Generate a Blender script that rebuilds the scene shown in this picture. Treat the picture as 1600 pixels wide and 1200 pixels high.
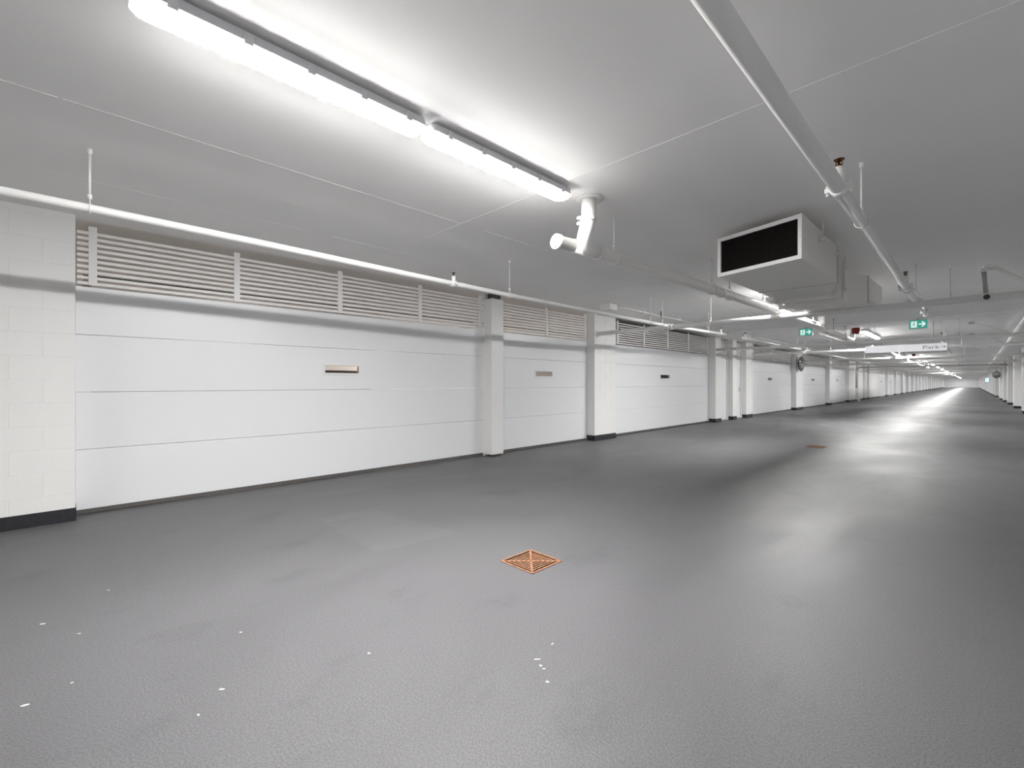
import bpy, math, random
from mathutils import Vector, Matrix

for _o in list(bpy.data.objects):
    bpy.data.objects.remove(_o)
SC = bpy.context.scene
COL = SC.collection
random.seed(4)

# ------------------------------------------------------------------ camera
# world: +Y runs down the parkade aisle, +X to the right-hand wall, metres
cam_d = bpy.data.cameras.new('camera')
cam_d.sensor_fit = 'HORIZONTAL'
cam_d.sensor_width = 36.0
cam_d.lens = 711.0 / 1600.0 * 36.0
cam_d.shift_y = -1.0 / 1600.0
cam_d.clip_start = 0.05
cam_d.clip_end = 400
cam = bpy.data.objects.new('camera', cam_d)
COL.objects.link(cam)
cam.location = (0, 0, 1.21)
cam.rotation_euler = (math.pi / 2, 0, math.atan2(718.0, 711.0))
SC.camera = cam

# ------------------------------------------------------------------ world, exposure
wd = bpy.data.worlds.new('world')
SC.world = wd
wd.use_nodes = True
wd.node_tree.nodes['Background'].inputs[0].default_value = (0.9, 0.95, 1.0, 1)
wd.node_tree.nodes['Background'].inputs[1].default_value = 0.02
SC.view_settings.view_transform = 'Standard'
SC.view_settings.look = 'None'
SC.view_settings.gamma = 1.0
SC.view_settings.use_curve_mapping = False
SC.view_settings.exposure = 0.0
LAMP = 224.0          # radiance of the strip light diffusers
GLAMP = 130.0         # radiance of the small lamps in the garages

SC.cycles.max_bounces = 11
SC.cycles.diffuse_bounces = 9
SC.cycles.glossy_bounces = 3
SC.cycles.transmission_bounces = 4

CEIL = 2.70
CEIL2 = 2.67         # soffit past the slab step
STEP_Y = 13.87
PX = -5.56           # face of the left piers
DX = -5.76           # face of the left garage doors
RX = 1.45            # face of the right piers
RDX = 1.70           # face of the right garage doors
Y0, Y1 = -9.0, 180.0


# ------------------------------------------------------------------ materials
def new_mat(name):
    m = bpy.data.materials.new(name)
    m.use_nodes = True
    nt = m.node_tree
    return m, nt, nt.nodes['Principled BSDF']


def mat(name, col, rough=0.5, metal=0.0, bump=0.0, bscale=60.0, var=0.0, vscale=3.0, spec=0.5, detail=4.0):
    m, nt, b = new_mat(name)
    b.inputs['Base Color'].default_value = (*col, 1)
    b.inputs['Roughness'].default_value = rough
    b.inputs['Metallic'].default_value = metal
    b.inputs['Specular IOR Level'].default_value = spec
    if bump or var:
        tc = nt.nodes.new('ShaderNodeNewGeometry')
    if var:
        n = nt.nodes.new('ShaderNodeTexNoise')
        n.inputs['Scale'].default_value = vscale
        n.inputs['Detail'].default_value = 5
        nt.links.new(tc.outputs['Position'], n.inputs['Vector'])
        r = nt.nodes.new('ShaderNodeValToRGB')
        r.color_ramp.elements[0].position = 0.3
        r.color_ramp.elements[1].position = 0.7
        r.color_ramp.elements[0].color = (*[c * (1 - var) for c in col], 1)
        r.color_ramp.elements[1].color = (*[min(1, c * (1 + var)) for c in col], 1)
        nt.links.new(n.outputs['Fac'], r.inputs['Fac'])
        nt.links.new(r.outputs['Color'], b.inputs['Base Color'])
    if bump:
        n2 = nt.nodes.new('ShaderNodeTexNoise')
        n2.inputs['Scale'].default_value = bscale
        n2.inputs['Detail'].default_value = detail
        nt.links.new(tc.outputs['Position'], n2.inputs['Vector'])
        bp = nt.nodes.new('ShaderNodeBump')
        bp.inputs['Strength'].default_value = bump
        bp.inputs['Distance'].default_value = 0.01
        nt.links.new(n2.outputs['Fac'], bp.inputs['Height'])
        nt.links.new(bp.outputs['Normal'], b.inputs['Normal'])
    return m


def emit(name, col, strength, base=None):
    m, nt, b = new_mat(name)
    b.inputs['Base Color'].default_value = (*(base or (0.8, 0.8, 0.8)), 1)
    b.inputs['Emission Color'].default_value = (*col, 1)
    b.inputs['Emission Strength'].default_value = strength
    return m


def floor_material(name='coated_concrete_floor', k=1.0):
    m, nt, b = new_mat(name)
    L = nt.links.new
    geo = nt.nodes.new('ShaderNodeNewGeometry')
    # broad cloudy wear, stretched along the aisle
    mp = nt.nodes.new('ShaderNodeMapping')
    mp.inputs['Scale'].default_value = (1.0, 0.55, 1.0)
    L(geo.outputs['Position'], mp.inputs['Vector'])
    n1 = nt.nodes.new('ShaderNodeTexNoise')
    n1.inputs['Scale'].default_value = 0.8
    n1.inputs['Detail'].default_value = 5
    n1.inputs['Roughness'].default_value = 0.62
    n1.inputs['Distortion'].default_value = 0.6
    L(mp.outputs['Vector'], n1.inputs['Vector'])
    r1 = nt.nodes.new('ShaderNodeValToRGB')
    r1.color_ramp.elements[0].position = 0.3
    r1.color_ramp.elements[1].position = 0.72
    r1.color_ramp.elements[0].color = (0.090 * k, 0.0895 * k, 0.093 * k, 1)
    r1.color_ramp.elements[1].color = (0.126 * k, 0.1255 * k, 0.131 * k, 1)
    L(n1.outputs['Fac'], r1.inputs['Fac'])
    # fine grit
    n2 = nt.nodes.new('ShaderNodeTexNoise')
    n2.inputs['Scale'].default_value = 130
    n2.inputs['Detail'].default_value = 1.5
    L(geo.outputs['Position'], n2.inputs['Vector'])
    r2 = nt.nodes.new('ShaderNodeMapRange')
    r2.inputs['From Min'].default_value = 0.3
    r2.inputs['From Max'].default_value = 0.7
    r2.inputs['To Min'].default_value = 0.76
    r2.inputs['To Max'].default_value = 1.24
    L(n2.outputs['Fac'], r2.inputs['Value'])
    mul = nt.nodes.new('ShaderNodeMix')
    mul.data_type = 'RGBA'
    mul.blend_type = 'MULTIPLY'
    mul.inputs['Factor'].default_value = 1.0
    L(r1.outputs['Color'], mul.inputs['A'])
    L(r2.outputs['Result'], mul.inputs['B'])
    # dark tyre smudges
    n3 = nt.nodes.new('ShaderNodeTexNoise')
    n3.inputs['Scale'].default_value = 2.3
    n3.inputs['Detail'].default_value = 6
    n3.inputs['Roughness'].default_value = 0.7
    L(mp.outputs['Vector'], n3.inputs['Vector'])
    r3 = nt.nodes.new('ShaderNodeMapRange')
    r3.inputs['From Min'].default_value = 0.56
    r3.inputs['From Max'].default_value = 0.78
    r3.inputs['To Min'].default_value = 1.0
    r3.inputs['To Max'].default_value = 0.72
    L(n3.outputs['Fac'], r3.inputs['Value'])
    mul2 = nt.nodes.new('ShaderNodeMix')
    mul2.data_type = 'RGBA'
    mul2.blend_type = 'MULTIPLY'
    mul2.inputs['Factor'].default_value = 1.0
    L(mul.outputs['Result'], mul2.inputs['A'])
    L(r3.outputs['Result'], mul2.inputs['B'])
    L(mul2.outputs['Result'], b.inputs['Base Color'])
    rr = nt.nodes.new('ShaderNodeMapRange')
    rr.inputs['From Min'].default_value = 0.35
    rr.inputs['From Max'].default_value = 0.68
    rr.inputs['To Min'].default_value = 0.42
    rr.inputs['To Max'].default_value = 0.60
    L(n1.outputs['Fac'], rr.inputs['Value'])
    L(rr.outputs['Result'], b.inputs['Roughness'])
    bp = nt.nodes.new('ShaderNodeBump')
    bp.inputs['Strength'].default_value = 0.5
    bp.inputs['Distance'].default_value = 0.004
    hm = nt.nodes.new('ShaderNodeMath')
    hm.operation = 'MULTIPLY_ADD'
    hm.inputs[1].default_value = 2.2
    L(n1.outputs['Fac'], hm.inputs[0])
    L(n2.outputs['Fac'], hm.inputs[2])
    L(hm.outputs['Value'], bp.inputs['Height'])
    L(bp.outputs['Normal'], b.inputs['Normal'])
    b.inputs['Specular IOR Level'].default_value = 0.42
    return m


def ceiling_material():
    m, nt, b = new_mat('painted_concrete_ceiling')
    L = nt.links.new
    geo = nt.nodes.new('ShaderNodeNewGeometry')
    n1 = nt.nodes.new('ShaderNodeTexNoise')
    n1.inputs['Scale'].default_value = 1.3
    n1.inputs['Detail'].default_value = 4
    L(geo.outputs['Position'], n1.inputs['Vector'])
    r1 = nt.nodes.new('ShaderNodeValToRGB')
    r1.color_ramp.elements[0].position = 0.3
    r1.color_ramp.elements[1].position = 0.7
    r1.color_ramp.elements[0].color = (0.89, 0.886, 0.88, 1)
    r1.color_ramp.elements[1].color = (0.92, 0.916, 0.91, 1)
    L(n1.outputs['Fac'], r1.inputs['Fac'])
    L(r1.outputs['Color'], b.inputs['Base Color'])
    b.inputs['Roughness'].default_value = 0.75
    return m


M = {
    'floor': floor_material(),
    'ceiling': ceiling_material(),
    'block': mat('painted_block', (0.81, 0.81, 0.80), 0.55, bump=0.12, bscale=70, detail=2),
    'plaster': mat('painted_wall', (0.80, 0.79, 0.77), 0.6),
    'garage_wall': mat('garage_board', (0.80, 0.75, 0.70), 0.7, var=0.05, vscale=1.2),
    'door': mat('door_panel_white', (0.79, 0.80, 0.82), 0.34),
    'trim': mat('white_trim', (0.80, 0.80, 0.79), 0.4),
    'slat': mat('slat_offwhite', (0.86, 0.84, 0.82), 0.45),
    'pipe': mat('painted_pipe', (0.82, 0.82, 0.81), 0.35),
    'pipe_drain': mat('drain_pipe', (0.84, 0.83, 0.81), 0.28),
    'band': mat('black_base_paint', (0.018, 0.019, 0.024), 0.5, bump=0.2, bscale=50, var=0.3, vscale=30),
    'seal': mat('rubber_seal', (0.10, 0.095, 0.09), 0.6),
    'dark': mat('dark_metal', (0.03, 0.03, 0.03), 0.5),
    'black': mat('intake_black', (0.002, 0.002, 0.002), 0.8, spec=0.1),
    'wire': mat('intake_wire', (0.012, 0.009, 0.007), 0.6, spec=0.2),
    'duct': mat('duct_white', (0.80, 0.79, 0.77), 0.42),
    'galv': mat('galvanised', (0.55, 0.55, 0.53), 0.4, metal=0.7),
    'brass': mat('old_brass', (0.16, 0.075, 0.03), 0.4, metal=0.8),
    'rust': mat('rusty_iron', (0.34, 0.17, 0.095), 0.75, metal=0.1, bump=0.5, bscale=140, var=0.45, vscale=45),
    'well_shade': mat('drain_well_shade', (0.012, 0.007, 0.005), 0.9, spec=0.1),  # near-black colour standing in for the shade below the grate
    'fleck': mat('white_paint_fleck', (0.75, 0.75, 0.73), 0.6),
    'patch': floor_material('smooth_coating', 1.10),
    'wood': mat('dark_brown_board', (0.11, 0.075, 0.065), 0.6),
    'housing': mat('fixture_housing', (0.72, 0.72, 0.75), 0.45),
    'tube': emit('fixture_diffuser', (1.0, 0.985, 0.965), LAMP),
    'tube_rim': emit('fixture_diffuser_rim', (1.0, 0.985, 0.965), LAMP * 0.24),
    'gtube': emit('garage_lamp_diffuser', (1.0, 0.94, 0.89), GLAMP),
    'red': mat('alarm_red', (0.16, 0.006, 0.008), 0.4),
    'red_lens': mat('alarm_lens', (0.28, 0.02, 0.02), 0.2),
    'green': emit('exit_green', (0.03, 0.36, 0.27), 0.75, (0.02, 0.10, 0.08)),
    'sign_white': emit('exit_white', (0.8, 1.0, 0.95), 0.85, (0.2, 0.2, 0.2)),
    'sign': emit('lit_sign_panel', (0.95, 0.96, 1.0), 0.42, (0.86, 0.86, 0.88)),
    'letter': mat('sign_letter', (0.16, 0.16, 0.18), 0.5),
    'mirror': mat('convex_mirror', (0.35, 0.35, 0.36), 0.08, metal=1.0),
    'steel': mat('brushed_steel', (0.55, 0.55, 0.56), 0.3, metal=0.9),
    'grey': mat('grey_box', (0.42, 0.41, 0.40), 0.5),
    'blue': emit('blue_panel', (0.35, 0.55, 1.0), 1.6),
}
_m, _nt, _b = new_mat('window_glass')
_b.inputs['Base Color'].default_value = (0.9, 0.92, 0.93, 1)
_b.inputs['Roughness'].default_value = 0.02
_b.inputs['Transmission Weight'].default_value = 1.0
_b.inputs['IOR'].default_value = 1.1
M['glass'] = _m


# ------------------------------------------------------------------ mesh builder
class MB:
    def __init__(self):
        self.v, self.f, self.s = [], [], []

    def add(self, vs, fs, smooth=False):
        n = len(self.v)
        self.v += [Vector(p) for p in vs]
        self.f += [tuple(i + n for i in q) for q in fs]
        self.s += [smooth] * len(fs) if isinstance(smooth, bool) else list(smooth)
        return self

    def box(self, a, b):
        x0, y0, z0 = [min(p, q) for p, q in zip(a, b)]
        x1, y1, z1 = [max(p, q) for p, q in zip(a, b)]
        return self.add([(x0, y0, z0), (x1, y0, z0), (x1, y1, z0), (x0, y1, z0),
                         (x0, y0, z1), (x1, y0, z1), (x1, y1, z1), (x0, y1, z1)],
                        [(0, 3, 2, 1), (4, 5, 6, 7), (0, 1, 5, 4), (1, 2, 6, 5), (2, 3, 7, 6), (3, 0, 4, 7)])

    def cbox(self, a, b, c=0.004):
        """box with every edge chamfered"""
        lo = [min(p, q) for p, q in zip(a, b)]
        hi = [max(p, q) for p, q in zip(a, b)]
        c = min(c, *[(h - l) * 0.45 for h, l in zip(hi, lo)])
        vs, key = [], {}
        for ix in (0, 1):
            for iy in (0, 1):
                for iz in (0, 1):
                    for ax in range(3):
                        p = []
                        for k, i in enumerate((ix, iy, iz)):
                            e = hi[k] if i else lo[k]
                            p.append(e if k == ax else e + (-c if i else c))
                        key[(ix, iy, iz, ax)] = len(vs)
                        vs.append(p)
        fs = []
        for ax in range(3):
            o = [k for k in range(3) if k != ax]
            for sgn in (0, 1):
                q = []
                for p, r in ((0, 0), (1, 0), (1, 1), (0, 1)):
                    t = [0, 0, 0]
                    t[ax] = sgn
                    t[o[0]], t[o[1]] = p, r
                    q.append(key[(*t, ax)])
                fs.append(tuple(q))
        for ax in range(3):                       # edges along ax
            o = [k for k in range(3) if k != ax]
            for p in (0, 1):
                for r in (0, 1):
                    t0 = [0, 0, 0]
                    t1 = [0, 0, 0]
                    t1[ax] = 1
                    for t in (t0, t1):
                        t[o[0]], t[o[1]] = p, r
                    fs.append((key[(*t0, o[0])], key[(*t1, o[0])], key[(*t1, o[1])], key[(*t0, o[1])]))
        for ix in (0, 1):
            for iy in (0, 1):
                for iz in (0, 1):
                    fs.append(tuple(key[(ix, iy, iz, a)] for a in range(3)))
        return self.add(vs, fs)

    def prism(self, poly, z0, z1):
        n = len(poly)
        vs = [(p[0], p[1], z0) for p in poly] + [(p[0], p[1], z1) for p in poly]
        fs = [tuple(range(n - 1, -1, -1)), tuple(range(n, 2 * n))]
        fs += [(i, (i + 1) % n, n + (i + 1) % n, n + i) for i in range(n)]
        return self.add(vs, fs)

    def loft(self, rings, close=True):
        n = len(rings[0])
        vs = [p for r in rings for p in r]
        fs = []
        for k in range(len(rings) - 1):
            fs += [(k * n + i, k * n + (i + 1) % n, (k + 1) * n + (i + 1) % n, (k + 1) * n + i) for i in range(n)]
        if close:
            fs += [tuple(range(n - 1, -1, -1)), tuple(range((len(rings) - 1) * n, len(rings) * n))]
        return self.add(vs, fs)

    def tube(self, path, r, n=14, cap=True, closed=False):
        path = [Vector(p) for p in path]
        k = len(path)
        rr = r if isinstance(r, (list, tuple)) else [r] * k
        vs, fs, sm = [], [], []
        up = None
        for i, p in enumerate(path):
            if closed:
                t = (path[(i + 1) % k] - path[i - 1]).normalized()
            else:
                t = (path[min(i + 1, k - 1)] - path[max(i - 1, 0)]).normalized()
            if up is None:
                up = Vector((0, 0, 1)) if abs(t.z) < 0.9 else Vector((1, 0, 0))
            a = t.cross(up).normalized()
            up = a.cross(t).normalized()
            for j in range(n):
                w = 2 * math.pi * j / n
                vs.append(p + (a * math.cos(w) + up * math.sin(w)) * rr[i])
        for i in range(k if closed else k - 1):
            i2 = (i + 1) % k
            for j in range(n):
                fs.append((i * n + j, i * n + (j + 1) % n, i2 * n + (j + 1) % n, i2 * n + j))
                sm.append(True)
        if cap and not closed:
            fs += [tuple(range(n - 1, -1, -1)), tuple(range((k - 1) * n, k * n))]
            sm += [False, False]
        return self.add(vs, fs, sm)

    def cyl(self, a, b, r, n=14):
        return self.tube([a, b], r, n)

    def build(self, name, material, parent=None, origin=None):
        me = bpy.data.meshes.new(name)
        if parent is not None:
            off = wloc(parent)
        elif origin is not None:
            off = Vector(origin)
        else:
            lo = [min(p[i] for p in self.v) for i in range(3)]
            hi = [max(p[i] for p in self.v) for i in range(3)]
            off = Vector(((lo[0] + hi[0]) / 2, (lo[1] + hi[1]) / 2, lo[2]))
        me.from_pydata([p - off for p in self.v], [], self.f)
        me.polygons.foreach_set('use_smooth', self.s)
        me.materials.append(M[material])
        me.update()
        import bmesh
        bm = bmesh.new()
        bm.from_mesh(me)
        bmesh.ops.recalc_face_normals(bm, faces=bm.faces)
        bm.to_mesh(me)
        bm.free()
        o = bpy.data.objects.new(name, me)
        COL.objects.link(o)
        if parent is not None:
            o.parent = parent
            WL[o.name] = off
        else:
            o.location = off
            WL[o.name] = off
        return o


WL = {}


def wloc(o):
    return WL[o.name]


def tag(o, label, cat=None, group=None, kind=None):
    o['label'] = label
    if cat:
        o['category'] = cat
    if group:
        o['group'] = group
    if kind:
        o['kind'] = kind
    return o


def thing(name, loc, label, cat, group=None, kind=None):
    o = bpy.data.objects.new(name, None)
    o.empty_display_size = 0.1
    COL.objects.link(o)
    o.location = loc
    WL[o.name] = Vector(loc)
    return tag(o, label, cat, group, kind)


def instance(name, mesh, parent, wpos, scale=None):
    o = bpy.data.objects.new(name, mesh)
    COL.objects.link(o)
    o.parent = parent
    o.location = Vector(wpos) - wloc(parent)
    if scale:
        o.scale = scale
    WL[o.name] = Vector(wpos)
    return o


def copy_tree(o, parent=None):
    c = o.copy()
    COL.objects.link(c)
    c.parent = parent
    for ch in o.children:
        copy_tree(ch, c)
    return c


def mesh_of(mb, name, material):
    o = mb.build(name, material, origin=(0, 0, 0))
    me = o.data
    bpy.data.objects.remove(o)
    return me


ORD = ['first', 'second', 'third', 'fourth', 'fifth', 'sixth', 'seventh', 'eighth', 'ninth', 'tenth', 'eleventh',
       'twelfth', 'thirteenth', 'fourteenth', 'fifteenth', 'sixteenth', 'seventeenth', 'eighteenth', 'nineteenth', 'twentieth',
       'twenty-first', 'twenty-second', 'twenty-third', 'twenty-fourth', 'twenty-fifth', 'twenty-sixth', 'twenty-seventh',
       'twenty-eighth', 'twenty-ninth', 'thirtieth']


# ================================================================== STRUCTURE
floor = MB().box((-12.0, Y0 - 0.3, -0.2), (4.5, Y1 + 0.3, 0)).build('floor', 'floor')
tag(floor, 'dark grey coated concrete parkade floor with a soft sheen', 'floor', kind='structure')

ceiling = MB().box((-12.0, Y0 - 0.3, CEIL), (4.5, STEP_Y, CEIL + 0.25)).build('ceiling', 'ceiling')
tag(ceiling, 'white painted concrete ceiling slab over the near bays', 'ceiling', kind='structure')
ceiling2 = MB().box((-12.0, STEP_Y, CEIL2), (4.5, Y1 + 0.3, CEIL + 0.25)).build('ceiling', 'ceiling')
tag(ceiling2, 'white painted concrete soffit running on past the exit signs', 'ceiling', kind='structure')
# form-joint ridges of the near slab
for x in (-3.35, -4.56):
    b = MB()
    y = -3.0
    while y < STEP_Y - 0.2:
        l = random.uniform(1.2, 3.0)
        w = random.uniform(0.001, 0.003)
        ye = min(y + l, STEP_Y - 0.1)
        b.box((x - w, y, CEIL - random.uniform(0.0008, 0.002)), (x + w, ye, CEIL + 0.01))
        y = ye + random.choice((0.0, 0.02, 0.3))
    b.build('form_ridge', 'ceiling', ceiling)
for y in (2.65, 6.22, 9.79):
    MB().box((-5.5, y - 0.002, CEIL - 0.0015), (1.4, y + 0.002, CEIL + 0.01)).build('form_ridge', 'ceiling', ceiling)
for y in (20.1, 26.3, 32.5, 38.7, 44.9):
    MB().box((-5.5, y - 0.004, CEIL2 - 0.004), (1.4, y + 0.004, CEIL2 + 0.01)).build('form_ridge', 'ceiling', ceiling2)

# floor details: paint flecks, a smoother repaired patch
for i, (x, y, l, w, a) in enumerate([(-3.286, -0.066, .030, .008, 1.0), (-2.502, -0.096, .032, .010, 1.3), (-2.086, .452, .022, .007, .9),
                                     (-1.339, 1.484, .036, .004, .9), (-1.30, 1.46, .014, .009, .2), (-3.035, .062, .018, .006, .8),
                                     (-2.558, .03, .014, .006, 1.6), (-2.499, .619, .016, .006, 1.0), (-1.985, .355, .012, .006, .3),
                                     (-3.553, .197, .014, .005, .9), (-1.275, 1.454, .015, .006, .7), (-1.21, 1.40, .014, .008, .4),
                                     (-1.37, 1.62, .020, .004, 1.7), (-1.90, .98, .016, .006, .6)]):
    n = 7
    pts = []
    for k in range(n):
        t = 2 * math.pi * k / n
        q = random.uniform(.65, 1.1)
        u, v = math.cos(t) * l * q * .55, math.sin(t) * w * q * .6
        pts.append((x + u * math.cos(a) - v * math.sin(a), y + u * math.sin(a) + v * math.cos(a)))
    MB().prism(pts, -0.002, 0.0012).build('paint_fleck', 'fleck', floor)
MB().prism([(-4.088, 1.639), (-4.074, 2.156), (-3.522, 2.184), (-2.911, 2.286), (-2.99, 1.612), (-3.448, 1.591)], -0.002, 0.0006).build('coating_patch', 'patch', floor)


# ---- block piers
COURSES = [(0.0, 0.24)] + [(0.24 + 0.2 * k, 0.44 + 0.2 * k) for k in range(12)] + [(2.64, CEIL)]
_bm = {}


def block_mesh(w, h, d):
    k = (round(w, 3), round(h, 3), round(d, 3))
    if k not in _bm:
        _bm[k] = mesh_of(MB().cbox((-d / 2, -w / 2, 0), (d / 2, w / 2, h), 0.0022), 'block', 'block')
    return _bm[k]


def pier(name, label, y0, y1, side, blocks=True, depth=0.20, first_y=None, face=None, cat='wall'):
    """a painted block pier between doors; side -1 = left wall, +1 = right wall"""
    xf = face if face is not None else (PX if side < 0 else RX)
    s = side
    xb = xf + s * (depth + 0.10)
    top = CEIL if y1 < STEP_Y + 0.2 else CEIL2
    root = thing(name, (xf + s * depth / 2, (y0 + y1) / 2, 0), label, cat, kind='structure')
    e = 0.0025 if blocks else 0.0
    MB().box((xf + s * e, y0 + e, 0), (xb, y1 - e, top)).build('core', 'block', root)
    if blocks:
        ys = first_y if first_y is not None else y0
        for ci, (z0, z1) in enumerate(COURSES):
            z1 = min(z1, top)
            if z1 - z0 < 0.02:
                continue
            edges = [y1]
            step = 0.2 if ci % 2 else 0.4
            y = y1 - step
            while y > ys + 0.05:
                edges.append(y)
                y -= 0.4
            edges.append(ys)
            for a, b in zip(edges[1:], edges[:-1]):
                instance('block', block_mesh(b - a - 0.003, z1 - z0 - 0.003, depth), root,
                         (xf + s * depth / 2, (a + b) / 2, z0 + 0.0015))
    bb = MB().box((xf - s * 0.004, y0 - 0.004, 0), (xf + s * 0.02, y1 + 0.004, 0.115))
    bb.box((xf, y0 - 0.004, 0), (xf + s * depth, y0 + 0.01, 0.115))
    bb.box((xf, y1 - 0.01, 0), (xf + s * depth, y1 + 0.004, 0.115))
    bb.build('base_band', 'band', root)['label'] = 'black painted base band'
    return root


pier('wall_left', 'white painted block wall at the left edge, beside the nearest garage door', -8.9, 0.089, -1, True, first_y=-1.51)
pier('wall_left', 'white block pier between second and third garage doors, black painted base', 7.941, 8.746, -1)
pier('wall_left', 'white block pier just before the two hinged white doors', 14.347, 14.806, -1)
pier('wall_left', 'narrow white pier between the two hinged doors', 15.80, 16.142, -1)
pier('wall_left', 'white block pier just past the door with the steel handle', 17.07, 17.73, -1)
pier('wall_left', 'white pier carrying the round convex mirror', 23.526, 24.745, -1)
pier('wall_left', 'slim white pier between fifth and sixth garage doors', 30.40, 31.0, -1, False)
pier('wall_left', 'white pier just past the sixth garage door, by the pipe drop', 36.19, 38.5, -1, False)

# ---- sectional garage doors
PAN = [(0.045, 0.60), (0.60, 1.13), (1.13, 1.66), (1.66, 2.105)]


def garage_door(n, label, y0, y1, side, win=None, parts=True, wz=(1.345, 1.435)):
    s = side
    xf = DX if s < 0 else RDX
    root = thing('door_%d' % n, (xf, (y0 + y1) / 2, 0), label, 'garage door', kind='structure')
    if not parts:
        b = MB()
    for i, (z0, z1) in enumerate(PAN):
        bb = MB() if parts else b
        if i == 2 and win:
            wa, wb = win
            za, zb = wz
            bb.box((xf, y0 - .004, z0 + .0025), (xf + s * .045, wa, z1 - .0025))
            bb.box((xf, wb, z0 + .0025), (xf + s * .045, y1 + .004, z1 - .0025))
            bb.box((xf, wa, z0 + .0025), (xf + s * .045, wb, za))
            bb.box((xf, wa, zb), (xf + s * .045, wb, z1 - .0025))
        else:
            bb.cbox((xf, y0 - .004, z0 + .0015), (xf + s * .045, y1 + .004, z1 - .0015), .003)
        if parts:
            bb.build('panel', 'door', root)
    if not parts:
        b.build('panel', 'door', root)
    MB().box((xf + s * .004, y0 + .006, .008), (xf + s * .04, y1 - .006, .05)).build('bottom_seal', 'seal', root)
    if win:
        wa, wb = win
        za, zb = wz
        f = MB()
        o = 0.028
        for (a, b2, c, d) in ((wa - o, wb + o, zb, zb + o), (wa - o, wb + o, za - o, za), (wa - o, wa, za, zb), (wb, wb + o, za, zb)):
            f.cbox((xf - s * .010, a, c), (xf + s * .004, b2, d), .003)
        wf = f.build('window_frame', 'trim', root)
        wf['label'] = 'small white window frame in the door panel'
        MB().box((xf + s * .018, wa, za), (xf + s * .022, wb, zb)).build('window_pane', 'glass', wf)
    return root


def torsion(root, y0, y1, side):
    s = side
    xf = DX if s < 0 else RDX
    MB().cyl((xf + s * .22, y0 + .05, 2.235), (xf + s * .22, y1 - .05, 2.235), .018, 8).build('torsion_shaft', 'dark', root)
    for y in (y0 + .08, y1 - .08):
        t = MB().box((xf + s * .06, y - .03, 2.16), (xf + s * 3.0, y + .03, 2.19))
        t.build('door_track', 'galv', root)


GD = [(0.095, 5.03, (2.37, 2.82)), (5.31, 7.935, (6.33, 6.80)), (8.75, 14.34, (11.2, 11.7)), (17.74, 23.52, (20.2, 20.7)),
      (24.75, 30.39, (27.3, 27.8)), (31.01, 36.18, (33.3, 33.8))]
GLAB = ['wide white sectional garage door beside the block wall, nearest the camera',
        'single-width white garage door between the boxed post and the wide block pier',
        'wide white garage door with a dark window, left of the two hinged doors',
        'white garage door between the steel-handled door and the convex mirror',
        'white garage door just past the pier with the convex mirror',
        'white garage door just before the vertical pipe drop on the left wall']
for i, (a, b, w) in enumerate(GD):
    r = garage_door(i + 1, GLAB[i], a, b, -1, w)
    torsion(r, a, b, -1)

# ---- louvres over the doors
SLATZ = [2.135 + 0.0515 * k for k in range(10)]


def louvre(label, y0, y1, side, straps, singles=True):
    s = side
    xf = (DX if s < 0 else RDX) - s * 0.02
    root = thing('louver_screen', (xf, (y0 + y1) / 2, 2.12), label, 'louver')
    yc, L = (y0 + y1) / 2, y1 - y0 - .01
    if singles:
        me = mesh_of(MB().cbox((-.010, -L / 2, -.0145), (.010, L / 2, .0145), .003), 'slat', 'slat')
        for z in SLATZ:
            instance('slat', me, root, (xf + s * .012, yc, z))
    else:
        b = MB()
        for z in SLATZ:
            b.box((xf, y0, z - .0145), (xf + s * .02, y1, z + .0145))
        tag(b.build('slats', 'slat', root), 'row of thin horizontal slats', kind='stuff')
    top = CEIL if y1 < STEP_Y + .5 else CEIL2
    for y in straps:
        MB().cbox((xf - s * .014, y - .03, 2.117), (xf + s * .001, y + .03, min(2.66, top - .01)), .002).build('strap', 'trim', root)
    return root


louvre('long slatted louver above the nearest garage door', .095, 5.03, -1, (.207, 1.384, 2.555, 3.766, 4.937))
louvre('short slatted louver above the single-width garage door', 5.31, 7.935, -1, (5.40, 6.618, 7.851))
louvre('slatted louver above the third garage door, left of the hinged doors', 8.75, 14.34, -1, (9.10, 10.303, 11.557, 12.811, 14.15))
louvre('tiny louver above the first hinged door after the third garage door', 14.81, 15.79, -1, (15.35,))
louvre('tiny louver above the hinged door with the steel handle', 16.15, 17.06, -1, (16.75,))
louvre('slatted louver just before the pier with the convex mirror', 17.74, 23.52, -1, (18.3, 19.5, 20.7, 21.9, 23.1))
louvre('slatted louver just past the pier with the convex mirror', 24.75, 30.39, -1, (25.3, 26.5, 27.7, 28.9, 30.1))
louvre('slatted louver just before the vertical pipe drop on the left wall', 31.01, 36.18, -1, (31.5, 32.8, 34.1, 35.4))

# ---- boxed steel post between the first two doors
p = thing('boxed_post', (-5.63, 5.17, 0), 'white boxed post between the first and second garage doors', 'post')
MB().cbox((-5.745, 5.035, .03), (PX, 5.305, 2.615), .004).build('post_shaft', 'trim', p)
MB().cbox((-5.81, 5.028, 0), (-5.745, 5.312, CEIL - .002), .002).build('jamb', 'trim', p)
MB().cbox((-5.56, 5.10, .0), (-5.70, 5.24, .03), .002).build('post_foot', 'dark', p)
MB().box((-5.70, 5.07, 2.615), (-5.60, 5.27, CEIL)).build('post_head', 'dark', p)
MB().cbox((-5.562, 5.05, 2.50), (-5.557, 5.29, 2.60), .001).build('joint_plate', 'trim', p)


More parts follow.
